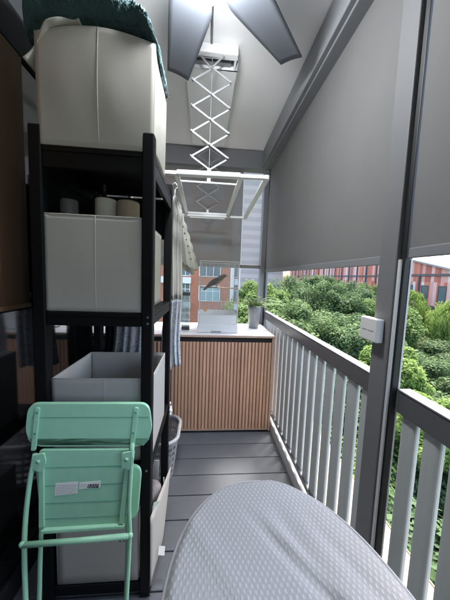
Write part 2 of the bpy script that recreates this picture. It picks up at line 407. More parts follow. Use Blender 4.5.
# railings
def railing(y0, y1, ys, label, hw):
    t = thing('balcony_railing', (.70, (y0+y1)/2, .03), label, 'railing')
    b = MB(); b.box(.672, .716, y0, y1, .978, 1.052); b.box(.669, .718, y0, y1, 1.052, 1.061); b.build('handrail', M['rail'], t, bevel=.004)
    b = MB(); b.box(.676, .726, y0, y1, .085, .118); b.build('bottom_rail', M['rail'], t, bevel=.003)
    for yy in ys:
        b = MB(); n = 20; sg = lambda q: math.copysign(abs(q)**.62, q)
        ring = [(.70+.0125*sg(math.cos(2*PI*(j+.5)/n)), yy+hw*sg(math.sin(2*PI*(j+.5)/n))) for j in range(n)]
        b.hexa([(x, q, .119) for x, q in ring], [(x, q, .977) for x, q in ring])
        b.build('baluster', M['blade'], t, smooth=False, bevel=0)
    return t
PITCH = .086
railing(.888, FRONT, [.955+.107*k for k in range(17)], 'grey balcony railing of flat pale balusters running from the broad post to the far corner', .039)
railing(BACK, .778, [.741-PITCH*k for k in range(36)], 'near grey balcony railing of flat pale balusters beside the ironing board', .030)
b = MB(); b.box(.74, 1.155, BACK, 3.2, -.16, -.05); b.box(1.155, 1.165, BACK, 3.2, -.2, -.045)
tag(b.build('outer_ledge', M['ledge'], bevel=.006), 'sunlit beige concrete ledge outside the railing', 'ledge')

# sliding glass door on the left
t = thing('sliding_door', (-.80, .2, 0), 'dark reflective glass sliding door along the left side behind the black shelf', 'door')
b = MB(); b.box(-.85, -.785, BACK, FRONT, 2.30, 2.455); b.build('header', M['frame'], t, bevel=.004)
ys = [BACK, -.6, .6, 1.93, FRONT]
for a, c in zip(ys[:-1], ys[1:]):
    b = MB(); b.box(-.822, -.80, a+.03, c-.03, .10, 2.299); b.build('glass_pane', M['glass'], t)
for a in ys:
    b = MB(); b.box(-.83, -.79, max(BACK, a-.03), min(FRONT, a+.03), .10, 2.299); b.build('stile', M['frame'], t, bevel=.003)
b = MB(); b.box(-.84, -.785, BACK, FRONT, .001, .10); b.build('bottom_track', M['frame'], t, bevel=.003)
t = thing('brown_blind', (-.775, .6, 1.26), 'dark brown fabric blind hanging in front of the glass door left of the shelf', 'blind')
b = MB(); b.grid(lambda u, v: (-.772+.004*math.sin(u*9), .0+1.165*u, 1.275+1.0*v), 24, 6); b.build('blind_fabric', M['brown'], t, smooth=True, solid=.003)
b = MB(); b.box(-.780, -.764, .0, 1.17, 1.258, 1.277); b.build('bottom_rail', M['brown'], t, bevel=.003)

LAMP, _nt, _b = new_mat('lit_opal_glass')
_b.inputs['Base Color'].default_value = (.9, .9, .9, 1); _b.inputs['Emission Color'].default_value = (.94, .97, 1, 1); _b.inputs['Emission Strength'].default_value = 23
# ------------------------------------------------------------------ ceiling fan (over the camera)
FC = Vector((-.036, .985, 2.60))
t = thing('ceiling_fan', (FC.x, FC.y, 2.6), 'dark grey ceiling fan with broad blades and a lit lamp, in front of the airer', 'fan')
b = MB(); b.lathe([(.012, .05), (.012, .135)], FC, 12); b.lathe([(.06, .135), (.065, .17)], FC, 24); b.build('down_rod', M['fan'], t, smooth=True)
b = MB(); b.lathe([(.03, -.06), (.085, -.055), (.10, -.02), (.10, .03), (.06, .055)], FC, 28); b.build('hub', M['fan'], t, smooth=True, bevel=.003)
b = MB(); b.ell((FC.x, FC.y+.025, 2.522), (.115, .115, .05), 28, 14); b.build('lamp_dome', LAMP, t, smooth=True)
for k in range(6):
    a = math.radians(44+60*k); d = Vector((math.cos(a), math.sin(a), 0)); q = Vector((-d.y, d.x, 0))
    b = MB()
    def blade(u, v, d=d, q=q):
        r = .12+.53*u; w = (.108-.046*u)*(1-.72*max(0, 1-u/.30)**2)
        return FC+d*r+q*w*(2*v-1)*1.0+Vector((0, 0, .012*(2*v-1)+.006*math.sin(v*PI)))
    b.grid(blade, 16, 8); b.build('fan_blade', M['fan'], t, smooth=True, solid=.006)

# ------------------------------------------------------------------ ceiling clothes airer
t = thing('clothes_airer', (.01, 2.0, 2.68), 'white pull-down clothes airer with crossed lattice arms hanging from the ceiling', 'clothes airer')
b = MB(); b.box(-.163, .158, 1.70, 2.62, 2.718, 2.771); b.box(-.163, .158, 1.58, 1.618, 2.718, 2.771); b.box(-.163, -.145, 1.618, 1.70, 2.718, 2.771); b.box(.140, .158, 1.618, 1.70, 2.718, 2.771)
b.build('housing', M['whitem'], t, bevel=.005)
b = MB(); b.box(-.1445, .1395, 1.619, 1.699, 2.760, 2.769); b.build('recess', M['recess'], t)
b = MB(); b.box(-.13, .125, 1.665, 1.694, 2.735, 2.752); b.build('recess_rail', M['silver'], t, bevel=.002)
b = MB(); b.tube([(.006, 1.612, 2.72), (.006, 1.612, 2.08)], .0016, 6); b.build('pull_cord', M['silver'], t)
b = MB(); b.tube([(.0, 1.578, 2.764), (-.004, 1.2, 2.764), (-.010, .99, 2.764)], .007, 8); b.build('power_cable', M['silver'], t, smooth=True)
def scissor(y, ztop, zbot, n=4, hw=.113):
    b = MB(); h = (ztop-zbot)/n; r = b
    for k in range(n):
        z1, z0 = ztop-h*k, ztop-h*(k+1); zm = (z0+z1)/2
        for s_, dy in ((1, -.006), (-1, .006)):
            # links run from a crossing point through an elbow to the next crossing
            b.bar((.006, y+dy, z1), (.006+s_*hw, y+dy, zm), .0098, .003, (0, 1, 0)); b.bar((.006+s_*hw, y-dy, zm), (.006, y-dy, z0), .0098, .003, (0, 1, 0))
            r.tube([(.006+s_*hw, y-.012, zm), (.006+s_*hw, y+.012, zm)], .0045, 8)
        r.tube([(.006, y-.012, z0), (.006, y+.012, z0)], .0045, 8)
    for s_ in (-1, 1): b.bar((.006, y-.006*s_, ztop), (.006+s_*.07, y-.006*s_, 2.716), .0098, .003, (0, 1, 0))
    b.build('lattice_arm', M['silver'], t)
scissor(1.60, 2.646, 2.072); scissor(2.53, 2.646, 2.072)
zr = 1.972; fr = MB()
outer = [(-.315, 1.44, zr), (.322, 1.41, zr), (.352, 2.345, zr), (-.315, 2.37, zr)]
for i in range(4): fr.bar(outer[i], outer[(i+1) % 4], .030, .017)
for p in outer: fr.tube([(p[0], p[1], zr-.010), (p[0], p[1], zr+.010)], .0165, 14)
fr.build('outer_frame', M['whitem'], t)
fr = MB(); inner = [(-.176, 1.50, zr+.022), (.190, 1.485, zr+.022), (.190, 2.36, zr+.022), (-.182, 2.365, zr+.022)]
for i in range(4): fr.bar(inner[i], inner[(i+1) % 4], .026, .016)
for p in inner: fr.tube([(p[0], p[1], p[2]-.009), (p[0], p[1], p[2]+.009)], .0145, 14)
fr.build('inner_frame', M['whitem'], t)
b = MB(); b.bar((-.168, 1.432, zr+.002), (.178, 1.418, zr+.002), .040, .026); b.build('handle_sleeve', M['whitem'], t, bevel=.006)
for y in (1.60, 2.53):
    b = MB(); b.tube([(-.165, y, zr+.022), (.178, y, zr+.022)], .006, 8); b.box(-.004, .016, y-.008, y+.008, zr+.024, 2.075); b.build('cross_bar', M['whitem'], t)

# ------------------------------------------------------------------ garments on the airer
def hanger(parent, x, y, z, w, m='whitem'):
    b = MB(); b.tube([(x, y, z+.0), (x+.02, y, z+.02), (x, y, z+.045), (x-.018, y, z+.03)], .003, 6); b.tube([(x, y, z), (x, y, z-.035)], .003, 6)
    b.tube([(x-w, y, z-.11), (x, y, z-.035), (x+w, y, z-.11)], .005, 8); b.build('hanger', M[m], parent, smooth=True)
def dress(name, label, cx, y, ztop, zhem, wt, wh, m, mtop=None, zsplit=None, seed=1):
    t = thing(name, (cx, y, zhem), label, 'garment')
    hanger(t, cx, y, ztop+.05, wt*.8)
    def sheet(z1, z0, side):
        def fn(u, v):
            z = z1+(z0-z1)*v; f = (ztop-z)/(ztop-zhem); w = (wt*min(1, .25+f*9)+(wh-wt)*f)
            fold = (.006+.022*f)*math.sin(u*21+seed+2*math.sin(u*5+seed))+.01*f*math.sin(u*47+seed*3)
            x = cx+w*(2*u-1); dep = .022+.05*f
            return (x+.01*f*math.sin(z*9+seed), y+side*(dep*math.sin(PI*u)**.6)+fold, z+.012*math.sin(u*17+seed)*f*f)
        return fn
    if zsplit:
        for s_ in (-1, 1):
            b = MB(); b.grid(sheet(ztop, zsplit, s_), 46, 16); b.build('bodice', mtop, t, smooth=True, solid=.002)
            b = MB(); b.grid(sheet(zsplit, zhem, s_), 46, 22); b.build('skirt', m, t, smooth=True, solid=.002)
    else:
        for s_ in (-1, 1):
            b = MB(); b.grid(sheet(ztop, zhem, s_), 46, 30); b.build('panel', m, t, smooth=True, solid=.002)
    return t
dress('hanging_dress', 'narrow white dress with pale blue flowered skirt hanging right of the rear shelf post', -.212, 1.72, 1.93, .812, .052, .062, M['print'], M['cloth'], 1.26, 2)
dress('hanging_dress', 'pale blue flowered dress hanging behind the shelf, seen through the gap over the open box', -.49, 1.74, 1.90, .80, .10, .115, M['print'], seed=4)
# cream blouse with scalloped edge
t = thing('hanging_blouse', (-.16, 1.86, 1.45), 'cream blouse with scalloped beaded edge hanging from the airer left of the lattice', 'garment')
def bl(off):
    def fn(u, v):
        z = 1.955-.44*v - .05*u*v + .035*(1-u)*v
        w = .035+.155*v**.85
        x = -.255+.01*v+w*u
        sc = .010*abs(math.sin(v*PI*7))*(u > .93)
        return (x+sc, 1.86+off+.014*math.sin(u*13+v*3+off*60)*(.3+v)+.03*u*v, z-.012*abs(math.sin(u*PI*5))*(v > .96))
    return fn
b = MB(); b.grid(bl(0), 36, 44); b.build('front_panel', M['lace'], t, smooth=True, solid=.002)
b = MB(); b.grid(lambda u, v: (lambda p: (p[0]-.03, p[1]+.03, p[2]-.03*v))(bl(.04)(u, v)), 30, 36); b.build('back_panel', M['lace'], t, smooth=True, solid=.002)
for k in range(8):
    v = .2+.095*k; p = Vector(bl(0)(.80, v)); b = MB(); b.ell(p+Vector((0, -.006, 0)), (.0045+.002*(k % 2), .0025, .005), 8, 6)
    b.build('bead', M['plum'], t, smooth=True)
b = MB(); b.tube([(-.30, 1.86, 1.975), (-.21, 1.86, 1.958)], .008, 8); b.build('shoulder_loop', M['lace'], t, smooth=True)
# dark cloth added to block the door's reflections in the shelf gap
dress('reflection_blocker', 'dark navy shirt hanging beside the glass door, seen through the shelf gap', -.665, 1.97, 1.62, .72, .085, .09, mat('dark_blue_cotton', (.025, .029, .038), .9, bump=.3), seed=5)
b = MB(); b.tube([(-.55, 1.905, 1.075), (-.55, 1.905, 1.035), (-.545, 1.90, 1.018), (-.53, 1.89, 1.012), (-.515, 1.885, 1.022), (-.512, 1.883, 1.045)], .0045, 8); b.tube([(-.55, 1.905, 1.075), (-.55, 1.905, 1.95)], .002, 6)
tag(b.build('metal_hook', M['screw'], smooth=True), 'small metal hook on a thin cord, seen through the gap above the open box', 'hook')

# ------------------------------------------------------------------ black shelf unit
SX0, SX1, SY0, SY1 = -.650, -.203, 1.0, 1.56
t = thing('shelf_unit', ((SX0+SX1)/2, (SY0+SY1)/2, 0), 'tall narrow black wooden shelf unit holding white fabric boxes', 'shelf')
for x0 in (SX0, SX1-.044):
    for y0 in (SY0, SY1-.044):
        b = MB(); b.box(x0, x0+.044, y0, y0+.044, 0.001, 1.945); b.build('shelf_post', M['black'], t, bevel=.005)
for z, h in ((1.875, .075), (1.265, .055), (.625, .055), (.075, .05)):
    b = MB(); b.box(SX0+.004, SX1-.004, SY0+.048, SY1-.048, z-.016, z); b.box(SX0+.046, SX1-.046, SY0+.004, SY0+.047, z-.018, z-.0005); b.build('shelf_board', M['black'], t, bevel=.002)
    b = MB(); b.box(SX0+.045, SX1-.045, SY0+.006, SY0+.026, z-h, z-.0185); b.build('front_apron', M['black'], t, bevel=.002)
    b = MB(); b.box(SX1-.022, SX1-.005, SY0+.045, SY1-.045, z-h, z-.017); b.build('side_rail', M['black'], t, bevel=.002)
    b = MB(); b.box(SX0+.005, SX0+.022, SY0+.045, SY1-.045, z-h, z-.017); b.build('side_rail', M['black'], t, bevel=.002)
    b = MB(); b.box(SX0+.045, SX1-.045, SY1-.026, SY1-.006, z-h, z-.017); b.build('rear_apron', M['black'], t, bevel=.002)
for z in (1.25, 1.225, .60):
    b = MB(); b.tube([(SX1-.018, SY0+.001, z), (SX1-.018, SY0-.002, z)], .0045, 10); b.build('screw', M['screw'], t)
b = MB(); b.box(SX0+.045, SX1-.045, SY0+.006, SY0+.026, 1.80, 1.875-.076); b.build('top_apron', M['black'], t, bevel=.002)

b = MB(); b.box(SX0+.045, SX1-.045, SY1-.020, SY1-.012, 1.63, 1.857); b.build('rear_blackout', M['black'], t)  # black sheet added to darken the view through the upper tier
b = MB(); b.box(SX0+.008, SX0+.016, SY0+.045, SY1-.045, 1.30, 1.857); b.build('side_panel', M['black'], t)  # another added black sheet, keeps bright door reflections out of the tier
# fabric storage boxes
def wr(x, y):
    i, j = math.floor(x), math.floor(y); fx, fy = x-i, y-j; fx = fx*fx*(3-2*fx); fy = fy*fy*(3-2*fy)
    h = lambda a, c: (math.sin(a*127.1+c*311.7)*43758.5453) % 1
    return (h(i, j)*(1-fx)+h(i+1, j)*fx)*(1-fy)+(h(i, j+1)*(1-fx)+h(i+1, j+1)*fx)*fy
def fabric_box(name, label, x0, x1, y0, y1, z0, z1, open_top=True, bulge=.01, taper=.0, arch=0., seam=True):
    t = thing(name, ((x0+x1)/2, (y0+y1)/2, z0), label, 'storage box', 'white fabric storage boxes on the black shelf')
    cx, cy = (x0+x1)/2, (y0+y1)/2
    def wall(p, q, nrm):
        def fn(u, v):
            s = math.sin(PI*u)*math.sin(PI*min(1, v*1.0))
            k = 1+taper*v
            s += .30*(wr(u*3.1+x0*9+nrm[0]*5, v*2.3+z0*7)-.5)*math.sin(PI*u)*(bulge > .001)+.10*math.sin(u*15+v*4+z0*5)*math.sin(PI*u)*v*(1-v)*3
            x = p[0]+(q[0]-p[0])*u; y_ = p[1]+(q[1]-p[1])*u
            return (cx+(x-cx)*k+nrm[0]*bulge*s, cy+(y_-cy)*k+nrm[1]*bulge*s, z0+(z1-z0)*v+arch*v*math.sin(PI*u))
        return fn
    C = [(x0, y0), (x1, y0), (x1, y1), (x0, y1)]; NR = [(0, -1), (1, 0), (0, 1), (-1, 0)]
    names = ['front_wall', 'side_wall', 'rear_wall', 'side_wall']
    for i in range(4):
        b = MB(); b.grid(wall(C[i], C[(i+1) % 4], NR[i]), 28, 20)
        o = b.build(names[i], M['box'], t, smooth=True, solid=.004)
        if i in (0, 2) and seam:
            s = MB(); fn = wall(C[i], C[(i+1) % 4], NR[i])
            s.tube([Vector(fn(.52, v/10))+Vector((NR[i][0], NR[i][1], 0))*.0025 for v in range(11)], .0013, 6); s.build('seam', M['seam'], o, smooth=True)
    b = MB(); b.box(x0+.004, x1-.004, y0+.004, y1-.004, z0+.001, z0+.006); b.build('base', M['boxin'], t)
    rim = []
    for i in range(4):
        fn = wall(C[i], C[(i+1) % 4], NR[i]); rim += [fn(k/12, 1) for k in range(12)]
    if open_top:
        b = MB(); b.tube(rim, .0032, 6, closed=True); b.build('rim_binding', M['seam'], t, smooth=True)
    else:
        b = MB(); n = len(rim)
        b.add([(cx, cy, z1+arch*1.1)]+rim, [(0, 1+i, 1+(i+1) % n) for i in range(n)]); b.build('lid', M['box'], t, smooth=True)
    return t
fabric_box('storage_box', 'large closed white fabric box on top of the black shelf under a teal towel', -.612, -.208, 1.005, 1.27, 1.877, 2.248, False, .012, .02, .035)
fabric_box('storage_box', 'white fabric box filling the middle tier, with paper rolls on top', -.608, -.250, 1.012, 1.44, 1.267, 1.634, True, .004)
fabric_box('storage_box', 'empty open white fabric box behind the mint folding chair', -.606, -.212, 1.03, 1.385, .627, .985, True, .003)
# sagging bin in the bottom tier, right wall flared outward
t = thing('storage_box', (-.41, 1.2, .077), 'sagging pale fabric box in the bottom tier with its side flopped outward', 'storage box', 'white fabric storage boxes on the black shelf')
def quad(name, P4, m, nu=12, nv=8, bul=(0, 0, 0)):
    A, B, C_, D_ = [Vector(p) for p in P4]
    b = MB(); b.grid(lambda u, v: (A.lerp(B, u)).lerp(D_.lerp(C_, u), v)+Vector(bul)*math.sin(PI*u)*math.sin(PI*v), nu, nv)
    return b.build(name, m, t, smooth=True, solid=.004)
quad('front_wall', [(-.590, 1.01, .08), (-.255, 1.01, .08), (-.252, 1.012, .41), (-.590, 1.012, .41)], M['box'])
quad('side_wall', [(-.198, .985, .078), (-.176, 1.17, .076), (-.168, 1.39, .305), (-.199, .982, .405)], M['box'], bul=(.012, 0, 0))
quad('rear_wall', [(-.590, 1.37, .08), (-.24, 1.37, .08), (-.23, 1.37, .36), (-.590, 1.37, .36)], M['boxin'])
quad('side_wall', [(-.592, 1.01, .08), (-.592, 1.37, .08), (-.592, 1.37, .36), (-.592, 1.01, .41)], M['boxin'])
b = MB(); b.box(-.59, -.215, 1.02, 1.37, .077, .082); b.build('base', M['boxin'], t)
b = MB(); b.grid(lambda u, v: (-.176+.028*u, 1.045+.02*v, .150-.004*u+.024*v), 2, 2); b.build('label_tag', M['tag'], t, solid=.001)
# clothes stuffed in it
b = MB()
for k in range(9):
    b.ell((-.25-.035*k+.02*RND.random(), 1.19+.12*RND.random(), .27+.06*RND.random()), (.055, .07, .045), 12, 8, Matrix.Rotation(k, 3, 'Z'))
tag(b.build('crumpled_clothes', mat('patterned_cloth', (.26, .23, .23), .9, var=.8, vscale=45, bump=.5), smooth=True), 'crumpled dark patterned clothes stuffed in the sagging bottom box', 'clothes')
b = MB(); b.bar((-.197, 1.03, .41), (-.176, 1.21, .26), .006, .022); b.bar((-.176, 1.21, .26), (-.19, 1.27, .34), .006, .018)
tag(b.build('coat_hanger', mat('pale_green_plastic', (.42, .52, .47), .5), bevel=.002), 'pale green plastic hanger poking out of the sagging bottom box', 'hanger')

# things in and on the boxes
b = MB(); b.lathe([(.040, 0), (.046, .004), (.046, .115), (.040, .12), (.018, .12), (.018, .10)], (-.452, 1.2, 1.628), 26)
tag(b.build('paper_roll', M['whiteroll'], smooth=True, bevel=.003), 'whitish paper roll standing in the middle box', 'roll')
b = MB(); b.lathe([(.042, 0), (.048, .004), (.048, .108), (.042, .112), (.016, .112), (.016, .09)], (-.352, 1.19, 1.628), 26)
tag(b.build('paper_roll', M['beigeroll'], smooth=True, bevel=.003), 'beige roll standing right of the whitish roll in the middle box', 'roll')
b = MB(); b.lathe([(.032, 0), (.034, .004), (.034, .11), (.030, .115)], (-.63+.06, 1.12, 1.60), 22)
tag(b.build('storage_tin', mat('grey_tin', (.14, .135, .13), .5), smooth=True), 'small grey tin at the left of the middle box', 'tin')
for x, h, c, lab in ((-.520, .20, (.05, .035, .03), 'dark brown bottle standing in the middle box beside the grey tin'), (-.485, .235, (.035, .03, .03), 'tall dark bottle standing in the middle box left of the whitish roll')):
    b = MB(); b.lathe([(.016, 0), (.019, .004), (.019, h*.7), (.008, h*.82), (.008, h*.94), (.010, h*.94), (.010, h)], (x, 1.26, 1.60), 18)
    tag(b.build('bottle', mat('dark_bottle', c, .35), smooth=True), lab, 'bottle')
# box lining under the rolls so they stand on something
b = MB(); b.box(-.60, -.258, 1.02, 1.43, 1.585, 1.60); b.build('folded_contents', M['boxin'], [o for o in COL.objects if o.get('label', '').startswith('white fabric box filling')][0], bevel=.004)

# teal terry towel heaped on the top box
def hsh(i, j): return math.sin(i*12.9898+j*78.233)*43758.5453 % 1
def noise2(x, y):
    i, j = math.floor(x), math.floor(y); fx, fy = x-i, y-j; fx = fx*fx*(3-2*fx); fy = fy*fy*(3-2*fy)
    h = lambda a, c: (math.sin(a*127.1+c*311.7)*43758.5453) % 1
    return (h(i, j)*(1-fx)+h(i+1, j)*fx)*(1-fy)+(h(i, j+1)*(1-fx)+h(i+1, j+1)*fx)*fy
b = MB(); nu, nv = 240, 400
def towel(u, v):
    # closed roll-like heap: v runs round the section, u along the box
    a = 2*PI*v; x = -.665+.475*u
    taper = min(1, ((1-u)/.10))**.5 if u > .9 else (min(1, u/.06)**.5 if u < .06 else 1)
    zb = 2.262+.024*math.sin(PI*min(1, (x+.612)/.404)) if x > -.612 else 2.262
    hh = (.036+.044*(1-u)**1.3+.020*noise2(u*7+3, 1.3)+.007*math.sin(u*11))*taper+.004
    rr = 1+.10*(noise2(u*9, v*8)-.5)
    y = 1.135+.155*math.cos(a)*taper**.3*rr; z = zb+hh*(1+math.sin(a)*rr)
    if math.cos(a) < -.2: z -= .018*(-math.cos(a))*(1-u)
    if u > .86: z -= .055*((u-.86)/.14)**2*(1-.2*math.sin(a))
    n = .009*(noise2(u*46, v*88)-.5)+.0085*(noise2(u*84+9, v*160)-.5)
    return (x+n*.6, y+n*math.cos(a)*1.2, z+n*1.3)
b.grid(towel, nu, nv)
tag(b.build('terry_towel', M['teal'], smooth=True), 'dark teal terry towel heaped on the top white box', 'towel')
b = MB()
def strap(u, v):
    a = u*1.9
    x = -.648+.10*min(1, u*1.7)*(1-.0*v) + (.14*(u-.5)*2 if u > .5 else 0)*.6
    z = 2.15+.135*math.sin(min(PI/2, a))+.012*u
    return (x, .99+.012*math.sin(u*9)+.22*v, z)
b.grid(strap, 26, 8)
tag(b.build('folded_cloth', M['boxin'], smooth=True, solid=.006), 'grey white cloth draped over the left corner of the top box', 'cloth')

# grey perforated laundry basket on the floor behind the shelf
t = thing('laundry_basket', (-.365, 1.745, 0), 'grey perforated plastic laundry basket on the floor behind the shelf', 'basket')
def rrect(cx, cy, hx, hy, r, n=8):
    pts = []
    for k, (sx, sy) in enumerate(((1, 1), (-1, 1), (-1, -1), (1, -1))):
        for i in range(n+1):
            a = PI/2*(k+i/n); pts.append((cx+sx*(hx-r)+r*math.cos(a), cy+sy*(hy-r)+r*math.sin(a)))
    return pts
levels = 13; ringN = None; b = MB(); rings = []
for i in range(levels+1):
    f = i/levels; rings.append([(x, y_, .004+.305*f) for x, y_ in rrect(-.365, 1.745, .175+.035*f, .145+.03*f, .10, 12)])
n = len(rings[0]); vs = [p for r in rings for p in r]; fs = []
for i in range(levels):
    for j in range(n):
        if 2 <= i <= levels-3 and i % 2 == 0 and j % 3 != 0: continue
        fs.append((i*n+j, i*n+(j+1) % n, (i+1)*n+(j+1) % n, (i+1)*n+j))
b.add(vs, fs); b.build('basket_wall', M['greypl'], t, solid=.003)
b = MB(); b.add(rings[0], [tuple(range(n))]); b.build('basket_base', M['greypl'], t, solid=.003)
b = MB(); b.tube(rings[-1], .013, 10, closed=True); b.build('rim', mat('pale_grey_plastic', (.50, .51, .52), .45), t, smooth=True)
# white flower shaped clip on the far post of the shelf
b = MB()
for k in range(5):
    a = 2*PI*k/5; b.ell((-.193, 1.535+.018*math.cos(a), .565+.018*math.sin(a)), (.008, .013, .013), 10, 8)
b.ell((-.190, 1.535, .565), (.009, .010, .010), 10, 8); b.ell((-.196, 1.535, .615), (.006, .009, .010), 8, 6); b.bar((-.198, 1.535, .58), (-.198, 1.535, .615), .004, .006)
tag(b.build('flower_clip', M['white'], smooth=True), 'small white flower shaped clip on the rear post of the shelf', 'clip')

# ------------------------------------------------------------------ mint folding chair leaning on the shelf
LEAN = .2
def cp(x, z, off=0):           # chair plane: y grows with height as it leans back; off moves towards the viewer
    return Vector((x, .76+LEAN*z-off, z-off*LEAN))
def rpoly(pts, r, n=6):
    out = []; k = len(pts)
    for i in range(k):
        p = Vector(pts[i]); a = Vector(pts[i-1]); c = Vector(pts[(i+1) % k])
        rr = r[i] if isinstance(r, (list, tuple)) else r
        pa = p+(a-p).normalized()*rr; pc = p+(c-p).normalized()*rr
        for j in range(n+1):
            f = j/n; out.append(tuple(pa*(1-f)**2+p*2*f*(1-f)+pc*f*f))
    return out
def plate(name, poly, off, th, m, par, bevel=.002):
    b = MB(); b.prism(poly, lambda x, z: cp(x, z, off), lambda x, z: cp(x, z, off+th)); return b.build(name, m, par, bevel=bevel)
t = thing('folding_chair', (-.42, .80, 0), 'mint green metal folding chair folded up and leaning on the black shelf', 'chair')
back = plate('backrest', rpoly([(-.634, .932), (-.636, .825), (-.598, .786), (-.214, .780), (-.180, .818), (-.200, .930)], [.035, .04, .03, .03, .04, .035]), .0, .012, M['mint'], t, .004)
for z in (.884,):
    plate('groove', [(-.618, z), (-.618, z+.0025), (-.200, z+.0005), (-.200, z-.002)], .0122, .0006, M['mintdark'], back, 0)
seat = plate('seat', rpoly([(-.584, .776), (-.545, .505), (-.262, .510), (-.242, .772)], [.02, .012, .012, .02]), .004, .010, M['mint'], t, .003)
for k, z in enumerate((.715, .655, .598, .548)):
    xl = -.575+.16*(.776-z)*.9; plate('groove', [(xl, z), (xl, z+.0022), (-.252, z+.0034), (-.252, z+.0012)], .0142, .0006, M['mintdark'], seat, 0)
plate('seat_shell', rpoly([(-.600, .725), (-.556, .498), (-.222, .520), (-.216, .700)], [.03, .02, .035, .035]), -.012, .012, M['mint'], t, .004)
b = MB(); b.prism([(-.545, .512), (-.262, .517), (-.262, .528), (-.545, .523)], lambda x, z: cp(x, z, .0142), lambda x, z: cp(x, z, .026)); b.build('seat_lip', M['mint'], t, bevel=.003)
def leg(pts, w, th, off):
    b = MB()
    for (a, c) in zip(pts[:-1], pts[1:]):
        b.bar(cp(a[0], a[1], off), cp(c[0], c[1], off), w, th, (0, 1, 0))
    return b
def smooth(pts, n=6):
    out = []
    P_ = [Vector(p) for p in pts]; P_ = [2*P_[0]-P_[1]]+P_+[2*P_[-1]-P_[-2]]
    for i in range(1, len(P_)-2):
        for j in range(n):
            f = j/n; a, b_, c, d = P_[i-1], P_[i], P_[i+1], P_[i+2]
            out.append(tuple(.5*((2*b_)+(c-a)*f+(2*a-5*b_+4*c-d)*f*f+(3*b_-3*c+d-a)*f**3)))
    out.append(tuple(P_[-2])); return out
def tubeleg(pts, off, r=.0095):
    b = MB(); b.tube([cp(x, z, off) for x, z in smooth(pts)], r, 10); return b
lg = tubeleg([(-.588, .770), (-.598, .665), (-.597, .50), (-.570, .28), (-.530, .012)], .022, .0082).build('leg', M['mint'], t, smooth=True)
lg2 = tubeleg([(-.562, .765), (-.552, .53), (-.545, .40), (-.537, .28), (-.525, .012)], .008, .0072).build('leg', M['mint'], t, smooth=True)
lg3 = tubeleg([(-.249, .80), (-.249, .60), (-.241, .486), (-.240, .26), (-.238, .012)], .024, .0075).build('leg', M['mint'], t, smooth=True)
lg4 = tubeleg([(-.262, .70), (-.256, .53), (-.248, .30), (-.243, .012)], .002, .007).build('leg', M['mint'], t, smooth=True)
plate('back_strap', rpoly([(-.607, .922), (-.607, .776), (-.590, .776), (-.590, .922)], .006), .0122, .006, M['mint'], t, .0015)
plate('back_strap', rpoly([(-.253, .920), (-.262, .770), (-.244, .770), (-.236, .920)], .006), .0122, .006, M['mint'], t, .0015)
for x, z in ((-.598, .906), (-.598, .835), (-.246, .904), (-.250, .833)):
    b = MB(); b.tube([cp(x, z, .018), cp(x, z, .0205)], .0042, 10); b.build('screw', M['mintdark'], t)
for sx in (-1, 1):             # side channels along the seat with their hinge brackets
    xa = -.566 if sx < 0 else -.262
    b = MB(); b.bar(cp(xa, .755, .020), cp(xa+(.022 if sx < 0 else -.012), .53, .020), .018, .008, (0, 1, 0)); b.build('seat_channel', M['mint'], t, bevel=.002)
    b = MB(); b.prism(rpoly([(xa-.024, .772), (xa-.020, .722), (xa+.014, .714), (xa+.022, .750), (xa+.012, .778)], .008), lambda x, z: cp(x, z, .025), lambda x, z: cp(x, z, .031)); b.build('hinge_bracket', M['mint'], t, bevel=.0015)
    b = MB(); b.tube([cp(xa-.004, .752, .031), cp(xa-.004, .752, .036)], .007, 12); b.build('rivet', M['mint'], t, smooth=True)
b = MB(); b.tube([cp(-.598, .487, .030), cp(-.42, .493, .031), cp(-.239, .500, .030)], .0092, 12); b.build('cross_bar', M['mint'], t, smooth=True)
for x in (-.598, -.239):
    b = MB(); b.ell(cp(x, .489 if x < -.5 else .500, .030), (.0105, .0095, .0105), 12, 8); b.build('bar_cap', M['mint'], t, smooth=True)
for x in (-.268, -.255):
    b = MB(); b.tube([cp(x, .5, .043), cp(x, .5, .0455)], .0032, 8); b.build('screw', M['ink'], t)
def stick(x0, x1, z0, z1, rows, seed):
    o = plate('sticker', [(x0, z0), (x1, z0+.004), (x1, z1+.004), (x0, z1)], .0145, .0006, M['sticker'], t, 0)
    r = random.Random(seed); b = MB(); b2 = MB()
    for k in range(rows):
        z = z1-.006-(z1-z0-.008)*k/rows; x = x0+.004
        while x < x1-.008:
            w = r.uniform(.003, .009); w = min(w, x1-.003-x)
            tgt = b if (seed == 2 and x > (x0+x1)/2-.01) else b2
            h = .0055 if tgt is b else .0016
            tgt.prism([(x, z-h), (x+w, z-h), (x+w, z), (x, z)], lambda q, s_: cp(q, s_, .0151), lambda q, s_: cp(q, s_, .0154)); x += w+.0018
    if b.v: b.build('printed_marks', M['ink'], o)
    if b2.v: b2.build('printed_lines', M['inkgrey'], o)
stick(-.513, -.436, .624, .664, 6, 1); stick(-.431, -.357, .643, .664, 2, 2)

